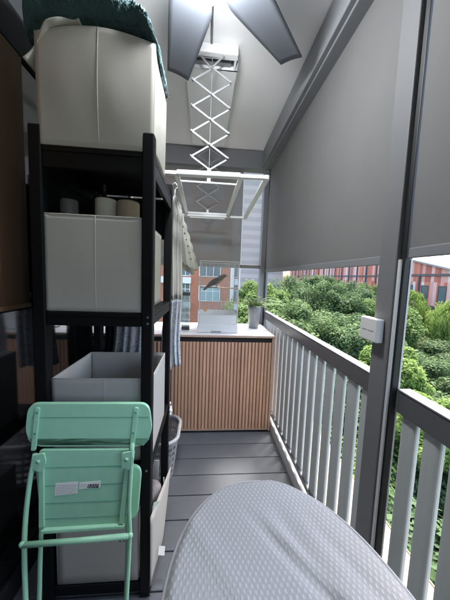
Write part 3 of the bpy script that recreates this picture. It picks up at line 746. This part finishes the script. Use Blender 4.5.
# ------------------------------------------------------------------ ironing board in the foreground
t = thing('ironing_board', (.20, -.2, 0), 'ironing board with quilted silver grey cover in the foreground', 'ironing board')
TIP, HEAD = Vector((.122, .588)), math.radians(90+7)
ax = Vector((math.cos(HEAD), math.sin(HEAD))); px = Vector((ax.y, -ax.x))
LEN, HWID, NOSE = 1.22, .208, .30
def board_hw(s): 
    if s < NOSE: return HWID*max(0, 1-(1-s/NOSE)**2.25)**.47
    if s > LEN-.05: return HWID*max(0, 1-((s-LEN+.05)/.05)**2)**.5*.2+HWID*.8
    return HWID
def bpt(s, w, z): p = TIP-ax*s+px*w; return (p.x, p.y, z)
def crease(s, w):
    # two long soft creases running away from the nose, and slight sag
    d1 = (w-(-.005+.55*(s-.12)))/.014; d2 = (w-(.035+.22*(s-.05)))/.018; d3 = (w+.09-.5*(s-.2))/.02
    z = -.0062*math.exp(-d1*d1)*min(1, max(0, (s-.06)/.1))+.003*math.exp(-(d1-1.6)**2)*min(1, max(0, (s-.06)/.1))
    z += -.0048*math.exp(-d2*d2)*min(1, max(0, (s-.05)/.1))+.0034*math.exp(-(d3)**2)-.003*math.exp(-((w-.10-.3*(s-.1))/.015)**2)*min(1, max(0, (s-.08)/.1))
    return z+.0015*math.sin(s*18+w*11)
b = MB(); NS, NW = 230, 64
def top(u, v):
    s = LEN*(u**2.2); hw = board_hw(s); q = 2*v-1; w = hw*q
    edge = max(0, abs(q)-.94)/.06; n_ = max(0, 1-s/.012)
    return bpt(s, w, .905+crease(s, w)-.010*edge*edge-.010*n_*n_)
b.grid(top, NS, NW); b.build('quilted_cover', M['quilt'], t, smooth=True, origin=None)
b = MB(); per = []
for i in range(121): s = LEN*((i/120)**2.4); per.append((s, board_hw(s)))
loop = [bpt(s, w, 0) for s, w in per]+[bpt(s, -w, 0) for s, w in reversed(per[1:])]
n = len(loop); lv = [(.896, 1.0), (.888, 1.008), (.876, 1.005), (.870, .985)]
cc = Vector(bpt(LEN/2, 0, 0)); vs = []
for z, k in lv: vs += [((p[0]-cc.x)*k+cc.x, (p[1]-cc.y)*k+cc.y, z) for p in loop]
fs = [(i*n+j, i*n+(j+1) % n, (i+1)*n+(j+1) % n, (i+1)*n+j) for i in range(3) for j in range(n)]+[tuple(3*n+j for j in range(n))]
b.add(vs, fs); b.build('cover_edge', M['quilt'], t, smooth=True)
b = MB(); b.tube([((p[0]-cc.x)*1.004+cc.x, (p[1]-cc.y)*1.004+cc.y, .8955) for p in loop], .0034, 8, closed=True); b.build('piping', mat('grey_piping', (.30, .31, .325), .8, bump=.3), t, smooth=True)
for s_ in (-1, 1):
    b = MB(); b.tube([bpt(.30, .09*s_, .868), bpt(1.02, .17*s_, .016)], .011, 10); b.build('leg', M['metal'], t, smooth=True)
    b = MB(); b.tube([bpt(1.02, .08*s_, .868), bpt(.30, .15*s_, .016)], .011, 10); b.build('leg', M['metal'], t, smooth=True)
b = MB(); b.tube([bpt(1.02, -.19, .014), bpt(1.02, .19, .014)], .012, 10); b.build('foot_bar', M['metal'], t, smooth=True)
b = MB(); b.tube([bpt(.30, -.17, .014), bpt(.30, .17, .014)], .012, 10); b.build('foot_bar', M['metal'], t, smooth=True)

# ------------------------------------------------------------------ white box on the post
t = thing('control_box', (.625, .875, 1.205), 'small white control box fixed to the broad grey post', 'switch box')
b = MB(); b.box(.610, .639, .826, .922, 1.205, 1.290); b.build('casing', mat('control_casing', (.62, .62, .61), .45), t, bevel=.004)
b = MB(); b.box(.6085, .6100, .842, .872, 1.244, 1.2475); b.box(.6085, .6100, .880, .906, 1.244, 1.2475); b.build('face_marks', M['inkgrey'], t)

# ------------------------------------------------------------------ slatted cabinet
CX0, CX1, CY0, CY1 = -.775, .642, 2.164, 2.74
t = thing('slatted_cabinet', ((CX0+CX1)/2, (CY0+CY1)/2, 0), 'low wooden cabinet with vertical slat doors and a white top at the far end', 'cabinet')
b = MB(); b.box(CX0, CX1-.022, CY0+.03, CY1, .03, .878); b.build('carcass', M['woodback'], t)
b = MB(); b.box(CX1-.021, CX1, CY0, CY1, .012, .888); b.build('side_panel', M['woodedge'], t, bevel=.002)
b = MB(); b.box(CX0, CX1-.022, CY0+.05, CY0+.07, .002, .029); b.build('plinth', M['black'], t)
b = MB(); b.box(CX0, CX1-.022, CY0+.012, CY0+.029, .846, .879); b.build('handle_gap', M['gasket'], t)
b = MB(); b.box(CX0, CX1, CY0-.004, CY0+.002, .889, .909); o = b.build('front_edge', M['woodedge'], t, bevel=.001)
b = MB(); b.box(CX0, CX1, CY0+.0025, CY1, .889, .909); b.build('countertop', M['top'], t, bevel=.002)
seams = [CX0, -.40, -.03, .342, CX1-.022]
for a, c in zip(seams[:-1], seams[1:]):
    b = MB(); b.box(a+.0015, c-.0015, CY0+.014, CY0+.028, .035, .845); d = b.build('door', M['woodback'], t)
    b = MB(); n = max(1, round((c-a-.003)/.031)); p = (c-a-.003)/n
    for k in range(n): x = a+.0015+p*k+p*.19; b.box(x, x+p*.66, CY0, CY0+.0138, .035, .845)
    b.build('slats', M['wood'], d, bevel=.002)
    b = MB(); b.box(a+.0015, c-.0015, CY0+.001, CY0+.0138, .022, .034); b.build('bottom_trim', M['woodedge'], d)

# clear bird cage with white tray
t = thing('bird_cage', (.13, 2.42, .909), 'clear acrylic bird cage with white tray standing on the cabinet top', 'bird cage')
K0, K1, KY0, KY1 = -.045, .305, 2.26, 2.60
b = MB()
b.hexa([(K0-.012, KY0-.012, .910), (K1+.012, KY0-.012, .910), (K1+.012, KY1, .910), (K0-.012, KY1, .910)], [(K0-.012, KY0-.012, .985), (K1+.012, KY0-.012, .985), (K1+.012, KY1, .985), (K0-.012, KY1, .985)])
b.build('tray', M['white'], t, bevel=.008)
b = MB(); b.box(.07, .16, KY0-.016, KY0-.0125, .916, .928); b.build('tray_notch', mat('notch_grey', (.3, .3, .3), .6), t)
for p, q in (((K0, KY0), (K1, KY0)), ((K1, KY0), (K1, KY1)), ((K1, KY1), (K0, KY1)), ((K0, KY1), (K0, KY0))):
    b = MB(); a, c = Vector(p), Vector(q); d = (c-a).normalized(); nn = Vector((d.y, -d.x))*.004
    b.hexa([(a.x, a.y, .986), (c.x, c.y, .986), (c.x-nn.x, c.y-nn.y, .986), (a.x-nn.x, a.y-nn.y, .986)], [(a.x, a.y, 1.075), (c.x, c.y, 1.075), (c.x-nn.x, c.y-nn.y, 1.075), (a.x-nn.x, a.y-nn.y, 1.075)])
    b.build('lower_guard', M['white'], t)
    b = MB(); b.grid(lambda u, v: (a.x+(c.x-a.x)*u, a.y+(c.y-a.y)*u, 1.078+.482*v), 1, 1); b.build('clear_panel', M['clear'], t)
b = MB()
for x in (K0, K1):
    for yy in (KY0, KY1): b.tube([(x, yy, .985), (x, yy, 1.56)], .0035, 8)
for z in (1.076, 1.56):
    b.tube([(K0, KY0, z), (K1, KY0, z), (K1, KY1, z), (K0, KY1, z)], .003, 6, closed=True)
for z in (1.20,): b.tube([(.02, KY0-.002, z), (K1-.04, KY0-.002, z)], .0018, 6)
for k in range(9): b.tube([(K0+.04*k+.015, KY1-.004, 1.076), (K0+.04*k+.015, KY1-.004, 1.56)], .0013, 5)
for k in range(6): b.tube([(.10+.03*k, KY0-.002, 1.076), (.10+.03*k, KY0-.002, 1.20)], .0012, 5)
b.build('cage_frame', M['wire'], t)
b = MB(); b.tube([(K0, 2.44, 1.315), (K1, 2.44, 1.315)], .006, 8); b.build('perch', M['woodedge'], t, smooth=True)
b = MB(); b.tube([(.012+.012*math.cos(a*PI/6), KY0-.006, 1.12+.012*math.sin(a*PI/6)) for a in range(12)], .004, 8, closed=True); b.ell((.012, KY0-.008, 1.12), (.006, .004, .006), 8, 6)
b.build('door_latch', M['orange'], t, smooth=True)

# the bird on the perch
t = thing('pet_bird', (.10, 2.43, 1.32), 'small brown grey bird with long tail perched in the clear cage', 'bird')
me = bpy.data.meshes.new('bird_body')
P_ = [((.100, 2.43, 1.372), .037), ((.140, 2.43, 1.400), .035), ((.168, 2.43, 1.425), .029), ((.192, 2.43, 1.437), .025), ((.208, 2.428, 1.434), .013), ((.060, 2.43, 1.352), .031), ((.025, 2.432, 1.322), .017), ((-.012, 2.434, 1.286), .011)]
me.from_pydata([tuple(Vector(p)-W[t]) for p, r in P_], [(0, 1), (1, 2), (2, 3), (3, 4), (0, 5), (5, 6), (6, 7)], [])
o = bpy.data.objects.new('body', me); COL.objects.link(o); o.parent = t; W[o] = W[t]; me.materials.append(M['feather'])
md = o.modifiers.new('skin', 'SKIN'); o.modifiers.new('sub', 'SUBSURF').render_levels = 2
for i, (p, r) in enumerate(P_): me.skin_vertices[0].data[i].radius = (r, r*.85)
me.skin_vertices[0].data[0].use_root = True
for s_ in (-1, 1):
    b = MB(); b.ell((.085, 2.43+s_*.037, 1.372), (.066, .008, .024), 14, 8, Matrix.Rotation(-.62, 3, 'Y')); b.build('wing', mat('wing_feathers', (.05, .043, .038), .8, var=.4, vscale=60), t, smooth=True)
    b = MB(); b.ell((.200, 2.43+s_*.021, 1.443), (.004,)*3, 8, 6); b.build('eye', M['ink'], t, smooth=True)
    b = MB(); b.tube([(.115, 2.43+s_*.012, 1.345), (.112, 2.432+s_*.012, 1.322)], .0035, 6); b.tube([(.128, 2.43+s_*.012, 1.321), (.112, 2.432+s_*.012, 1.3225), (.098, 2.43+s_*.012, 1.320)], .0028, 6); b.build('foot', M['beak'], t, smooth=True)
b = MB(); b.ell((.135, 2.43, 1.382), (.038, .029, .023), 14, 8, Matrix.Rotation(-.7, 3, 'Y')); b.build('breast', mat('buff_feathers', (.30, .22, .15), .9, var=.4, vscale=50, bump=.6), t, smooth=True)
b = MB(); b.tube([(.212, 2.429, 1.437), (.222, 2.429, 1.433), (.226, 2.429, 1.424)], [.007, .005, .0015], 8); b.build('beak', M['beak'], t, smooth=True)

# clear canister left of the cage
t = thing('feed_canister', (-.17, 2.40, .909), 'narrow clear canister with dark lid standing left of the bird cage', 'canister')
b = MB(); b.box(-.212, -.135, 2.365, 2.44, .912, .94); b.build('base', M['tin'], t, bevel=.006)
b = MB(); b.box(-.210, -.137, 2.367, 2.438, .941, 1.235); b.build('body', M['smoke'], t, bevel=.006)
b = MB(); b.box(-.213, -.134, 2.364, 2.441, 1.236, 1.268); b.build('lid', M['tin'], t, bevel=.006)
b = MB()
for z in (1.0, 1.06, 1.12, 1.18): b.box(-.2115, -.1355, 2.3655, 2.4395, z, z+.006)
b.build('level_bands', M['white'], t)

# potted plant
t = thing('potted_plant', (.515, 2.52, .909), 'grey pot of pale green arching leaves on the right end of the cabinet', 'plant')
b = MB(); b.lathe([(.046, .001), (.052, .004), (.064, .19), (.067, .235), (.060, .237), (.056, .215)], (.515, 2.52, .909), 30); b.build('pot', M['pot'], t, smooth=True)
b = MB(); b.lathe([(.0555, .21), (.054, .216)], (.515, 2.52, .909), 24); b.build('soil', M['soil'], t)
b = MB(); r = random.Random(5)
for k in range(64):
    a = r.uniform(0, 2*PI); Ln = r.uniform(.13, .29); lift = r.uniform(.3, 1.25); w = r.uniform(.008, .015)
    d = Vector((math.cos(a), math.sin(a)*.8, 0)); q = Vector((-d.y, d.x, 0)); vs = []; n = 7
    for i in range(n+1):
        f = i/n; p = Vector((.515+.02*math.cos(a), 2.52+.02*math.sin(a), 1.12))+d*Ln*f*(.45+.55*f)+Vector((0, 0, Ln*(lift*f-1.05*lift*f*f*.72)))
        ww = w*math.sin(PI*(.08+.92*f))**.7
        vs += [p-q*ww, p+q*ww+Vector((0, 0, .002))]
    b.add(vs, [(2*i, 2*i+1, 2*i+3, 2*i+2) for i in range(n)])
b.build('leaves', M['houseplant'], t, smooth=True)

# ------------------------------------------------------------------ outside
GZ = -11.
b = MB(); b.grid(lambda u, v: (-400+800*u, -400+800*v, GZ), 8, 8); struct(b.build('ground', M['ground'], origin=(0, 0, GZ)))
b = MB(); b.box(24.5, 28.5, -60, 140, GZ+.004, GZ+.03); struct(b.build('road', M['road']))
b = MB(); b.box(-30, 24, 27.5, 30.5, GZ+.004, GZ+.03); struct(b.build('road', M['road']))

def window(parent, plane, a0, a1, z0, z1, cols, pane, depth):
    """plane 'y': facade facing -y at depth; a is x"""
    f = MB(); t_ = .07
    for k in range(cols+1):
        x = a0+(a1-a0)*k/cols; f.box(x-t_/2, x+t_/2, depth-.06, depth-.004, z0, z1)
    for z in (z0, (z0+z1)/2+.15*(z1-z0), z1): f.box(a0+t_/2, a1-t_/2, depth-.052, depth-.006, z-t_/2, z+t_/2)
    o = f.build('window', M['winframe'], parent)
    p = MB(); p.box(a0, a1, depth-.03, depth-.015, z0, z1); p.build('pane', pane, o)
BY = 33.
t = thing('brick_building', (-6, BY, GZ), 'orange brick apartment block with white framed windows beyond the far end', 'building')
b = MB(); b.box(-20, 4.6, BY, BY+12, GZ, 16); b.build('wall', M['brick'], t)
b = MB(); b.box(-20.2, 4.8, BY-.2, BY+12.2, 16.002, 16.6); b.build('roof', M['paleband'], t)
for k, z in enumerate([-8.3, -5.05, -1.8, 1.45, 4.7, 7.95, 11.2]):
    window(t, 'y', -.75, 2.0, z, z+2.0, 3, M['winglass'] if k % 2 else M['curtain'], BY)
    window(t, 'y', -3.7, -1.95, z, z+2.3, 3, M['winglass'], BY)
    window(t, 'y', -9.5, -6.5, z, z+2.0, 3, M['winglass'], BY); window(t, 'y', -15, -12, z, z+2.0, 3, M['winglass'], BY)
    b = MB(); b.box(-5.6, -1.8, BY-.45, BY-.001, z-1.0, z-.2); b.build('balcony_panel', M['paleband'], t)
b = MB(); b.box(3.35, 4.62, BY-.02, BY-.001, GZ, 16); b.build('corner_strip', M['paleband'], t)

TY = 95.
t = thing('pale_tower', (20, TY, GZ), 'tall pale tower block far off, seen through the sheer end shade', 'building')
b = MB(); b.box(13, 30, TY, TY+14, GZ, 62); b.build('wall', M['tower'], t)
for k in range(22):
    b = MB(); b.box(13.6, 29.4, TY-.05, TY-.001, GZ+1.2+3.25*k, GZ+2.75+3.25*k); b.build('window_band', M['bandglass'], t)
b = MB(); b.box(12.8, 30.2, TY-.2, TY+14.2, 62.001, 62.8); b.build('roof', M['tower'], t)

# red clad buildings to the right
RX = 30.
t = thing('clad_building', (RX+6, 34, GZ), 'pink and red clad building with sloping roofline right of the broad post', 'building')
prof = [(22.0, GZ), (41.5, GZ), (41.5, 6.0), (37.0, 5.35), (22.0, 1.6)]
b = MB(); b.prism(prof, lambda y_, z: (RX, y_, z), lambda y_, z: (RX+14, y_, z)); b.build('wall', M['redpanel'], t)
b = MB(); b.hexa([(RX-.3, 21.8, 1.62), (RX-.3, 37.0, 5.42), (RX-.3, 41.7, 6.08), (RX+14, 41.7, 12.6), (RX+14, 37, 12.0), (RX+14, 21.8, 10.2)],
                 [(RX-.3, 21.8, 1.85), (RX-.3, 37.0, 5.65), (RX-.3, 41.7, 6.3), (RX+14, 41.7, 12.8), (RX+14, 37, 12.2), (RX+14, 21.8, 10.4)]); b.build('roof', M['roofm'], t)
for z in (-5.75, -1.5, 2.72):
    b = MB(); b.box(RX-.12, RX-.002, 22.0 if z < 1 else 27.2, 41.5, z-.14, z+.14); b.build('floor_band', M['darkband'], t)
for k in range(8):
    yy = 22.6+2.55*k
    b = MB(); b.box(RX-.16, RX-.003, yy, yy+.22, GZ, min(-1.65 if k % 2 else 2.57, 1.5+.22*(yy-22))); b.build('fin', M['darkband'], t)
for k in range(7):
    for z0, z1 in ((-4.6, -2.0), (-.9, 1.3)):
        yy = 23.3+2.55*k+(.5 if z0 > -2 else 0)
        if z1 > 1.0+.24*(yy-22): continue
        f_ = MB(); f_.box(RX-.07, RX-.003, yy-.08, yy, z0, z1); f_.box(RX-.07, RX-.003, yy+.95, yy+1.03, z0, z1); f_.box(RX-.07, RX-.003, yy+.001, yy+.949, z1-.09, z1); f_.box(RX-.10, RX-.003, yy+.001, yy+.949, z0, z0+.08)
        o = f_.build('window', M['darkband'], t)
        p_ = MB(); p_.box(RX-.03, RX-.004, yy+.001, yy+.949, z0+.081, z1-.091); p_.build('pane', M['winglass'], o)
t = thing('clad_building', (RX+8, 62, GZ), 'long striped pink and red clad building behind the trees left of the broad post', 'building')
b = MB(); b.box(RX+3, RX+16, 45.0, 96, GZ, 13); b.build('wall', M['redpanel'], t)
for z in (-5.75, -1.5, 2.72, 6.97, 11.2):
    b = MB(); b.box(RX+2.88, RX+2.998, 45, 96, z-.14, z+.14); b.build('floor_band', M['darkband'], t)
b = MB(); b.box(RX+2.7, RX+16.2, 44.8, 96.2, 13.002, 13.5); b.build('roof', M['roofm'], t)
for k in range(16):
    yy = 46+3.1*k
    b = MB(); b.box(RX+2.84, RX+2.997, yy, yy+.2, GZ, 13); b.build('fin', M['darkband'], t)

# trees: trunk with limbs, crown of leaf clumps
def make_tree(name, label, seed, R, Hc, leafm, nclump, per, lsize, weep=0.):
    r = random.Random(seed); t = thing(name, (0, 0, 0), label, 'tree')
    b = MB(); H = 11.
    path = [(0, 0, 0)]; x = y_ = 0
    for k in range(1, 6): x += r.uniform(-.15, .15); y_ += r.uniform(-.15, .15); path.append((x, y_, (H-Hc*.35)*k/5))
    b.tube(path, [.24-.03*k for k in range(6)], 8)
    clumps = []
    while len(clumps) < nclump:
        d = Vector((r.gauss(0, 1), r.gauss(0, 1), r.gauss(0, 1))).normalized()
        rad = r.uniform(.45, 1.0)**.6
        c = Vector((d.x*R*rad, d.y*R*rad, H-Hc/2+d.z*Hc/2*rad))
        clumps.append((c, r.uniform(.45, .95)*R*.34))
    for c, cr in clumps[::5]:
        k = r.choice([2, 3, 4]); b.tube([path[k], ((path[k][0]+c.x)/2, (path[k][1]+c.y)/2, path[k][2]*.55+c.z*.45), tuple(c)], [.09, .055, .02], 6)
    b.build('trunk', M['bark'], t, smooth=True)
    vs, fs = [], []
    for c, cr in clumps:
        for i in range(per):
            d = Vector((r.gauss(0, 1), r.gauss(0, 1), r.gauss(0, .8)+.25)).normalized()
            p = c+d*cr*r.uniform(.55, 1.05)
            if weep: p.z -= weep*r.random()*((p.x**2+p.y**2)**.5/R)
            nrm = (d*.8+Vector((r.gauss(0, .38), r.gauss(0, .38), r.gauss(.45, .38)))).normalized()
            a = nrm.orthogonal().normalized(); a = (Matrix.Rotation(r.uniform(0, 2*PI), 3, nrm) @ a)
            if weep: a = (a*.4+Vector((0, 0, -1))).normalized()
            q = nrm.cross(a).normalized(); L_ = lsize*r.uniform(.6, 1.3); w = L_*(.16 if weep else .30)
            o = len(vs)
            vs += [tuple(p-a*L_/2), tuple(p+q*w+nrm*L_*.08), tuple(p+a*L_/2), tuple(p-q*w+nrm*L_*.08)]; fs.append((o, o+1, o+2, o+3))
    me = bpy.data.meshes.new('crown'); me.from_pydata(vs, [], fs); me.materials.append(leafm)
    o = bpy.data.objects.new('crown', me); COL.objects.link(o); o.parent = t; W[o] = Vector((0, 0, 0))
    return t
PROTO = dict(
    deep=make_tree('leafy_tree', 'deep', 1, 3.2, 5.4, M['leafA'], 80, 330, .22),
    mid=make_tree('leafy_tree', 'mid', 2, 3.0, 5.0, M['leafB'], 76, 330, .23),
    grey=make_tree('leafy_tree', 'grey', 3, 3.3, 5.6, M['leafG'], 84, 330, .21),
    lime=make_tree('weeping_tree', 'lime', 4, 1.9, 4.2, M['leafL'], 60, 300, .26, 1.6),
    bush=make_tree('leafy_tree', 'bush', 5, 2.2, 3.6, M['leafL'], 64, 320, .21))
used = set(); GRP = 'trees growing below the balcony'
def plant(kind, x, y, ztop, label, s=1., group=GRP):
    o = PROTO[kind] if kind not in used else copy_tree(PROTO[kind]); used.add(kind)
    h = ztop-.9-GZ; k = h/11.
    o.location = (x, y, GZ); o.scale = (s, s, k); o.rotation_euler = (0, 0, RND.uniform(0, 6.28)); o['label'] = label
    if group: o['group'] = group
    return o
ROW = {8: 'leafy green tree in the nearest row just below the balcony rail',
       14: 'leafy green tree in the second row below the balcony rail',
       21: 'leafy green tree in the middle of the row beyond the rail',
       29: 'leafy green tree in the far row before the red clad buildings'}
spec = [
    # kind, x, y, top
    ('grey', 6.2, 6.6, -4.3, 8), ('deep', 7.6, 3.0, -4.9, 8), ('mid', 4.9, 10.2, -3.6, 8), ('deep', 8.3, -.6, -5.0, 8),
    ('deep', 3.6, 14.0, -2.4, 14), ('grey', 7.6, 13.0, -2.2, 14), ('deep', 11.6, 10.4, -3.6, 14), ('mid', 14.0, 6.2, -3.2, 14), ('grey', 15.0, 2.0, -3.4, 14),
    ('mid', 3.5, 20.5, .2, 21), ('deep', 7.6, 19.5, .1, 21), ('grey', 11.6, 17.4, -.5, 21), ('deep', 15.6, 15.4, -3.2, 21), ('grey', 18.8, 12.0, -3.6, 21), ('deep', 20.5, 7.5, -2.4, 21),
    ('grey', 8.6, 27.0, 2.2, 29), ('deep', 13.2, 25.5, 1.6, 29), ('mid', 17.6, 23.2, .5, 29), ('deep', 21.6, 20.8, -3.2, 29), ('grey', 23.4, 16.0, -2.6, 29),
    ('deep', 14.8, 33.5, 2.3, 29), ('grey', 20.0, 31.5, 1.9, 29), ('mid', 25.2, 36.0, 2.0, 29), ('deep', 22.5, 45.0, 2.6, 29), ('mid', 29.2, 55.0, 2.6, 29),
]
for kind, x, y, z, r_ in spec: plant(kind, x, y, z, ROW[r_], RND.uniform(.95, 1.15))
plant('mid', 5.3, 24.5, 1.9, 'green tree seen between the corner post and the brick building', 1.0, None)
plant('bush', 10.3, 12.6, -1.2, 'bright yellow green tree just right of the broad post above the rail', .8, None)
plant('bush', 9.6, 9.0, -2.3, 'bright yellow green tree close above the near handrail at the right edge', .8, None)
plant('bush', 21.4, 26.0, -1.5, 'bright green bushy tree standing before the clad building, right of the post', .75, None)
plant('lime', 25.2, 28.6, 1.55, 'lime green weeping tree before the clad building, nearer the broad post', .95, None)
plant('lime', 26.0, 24.3, .75, 'lime green weeping tree before the clad building at the far right edge', .95, None)

# ------------------------------------------------------------------ light
EL, AZ = math.radians(62), math.radians(38)      # azimuth measured from +y towards +x
w = bpy.data.worlds.new('World'); S.world = w; w.use_nodes = True
nt = w.node_tree; bg = nt.nodes['Background']; sky = nt.nodes.new('ShaderNodeTexSky')
sky.sky_type = 'NISHITA'; sky.sun_disc = False; sky.sun_elevation = EL; sky.sun_rotation = AZ
sky.air_density = 1.0; sky.dust_density = 5.0; sky.ozone_density = 1.0; sky.altitude = 0
nt.links.new(sky.outputs[0], bg.inputs[0]); bg.inputs[1].default_value = .15
sd = bpy.data.lights.new('sun', 'SUN'); sd.energy = 1.5; sd.angle = math.radians(12); sd.color = (1, .965, .91)
so = bpy.data.objects.new('sun', sd); COL.objects.link(so)
dirv = Vector((math.sin(AZ)*math.cos(EL), math.cos(AZ)*math.cos(EL), math.sin(EL)))
so.rotation_euler = (-dirv).to_track_quat('-Z', 'Y').to_euler(); so.location = (3, 4, 12)

# ------------------------------------------------------------------ camera
f = 250.
Yc = Vector((-20., -23.5, f)).normalized(); Dc = Vector((-100., 2746., f)); Dc = (Dc-Yc*Dc.dot(Yc)).normalized(); Xc = Dc.cross(Yc)
if Xc.x < 0: Xc = -Xc
R = Matrix((Xc, Yc, -Dc))            # rows: world axes in camera axes (x right, y down, z forward)
cam_r, cam_d, cam_f = R.col[0], R.col[1], R.col[2]
cd = bpy.data.cameras.new('camera'); co = bpy.data.objects.new('camera', cd); COL.objects.link(co)
mw = Matrix((cam_r, -cam_d, -cam_f)).transposed().to_4x4(); mw.translation = Vector((0, 0, 1.42)); co.matrix_world = mw
cd.sensor_fit = 'HORIZONTAL'; cd.sensor_width = 36; cd.lens = 36*f/450; cd.clip_start = .02; cd.clip_end = 2000
S.camera = co
S.view_settings.view_transform = 'Standard'; S.view_settings.look = 'None'; S.view_settings.gamma = 1; S.view_settings.use_curve_mapping = False
S.view_settings.exposure = 2.85
S.render.engine = 'CYCLES'
S.cycles.use_denoising = True
S.cycles.max_bounces = 10; S.cycles.diffuse_bounces = 6; S.cycles.transparent_max_bounces = 16
S.cycles.sample_clamp_indirect = 6
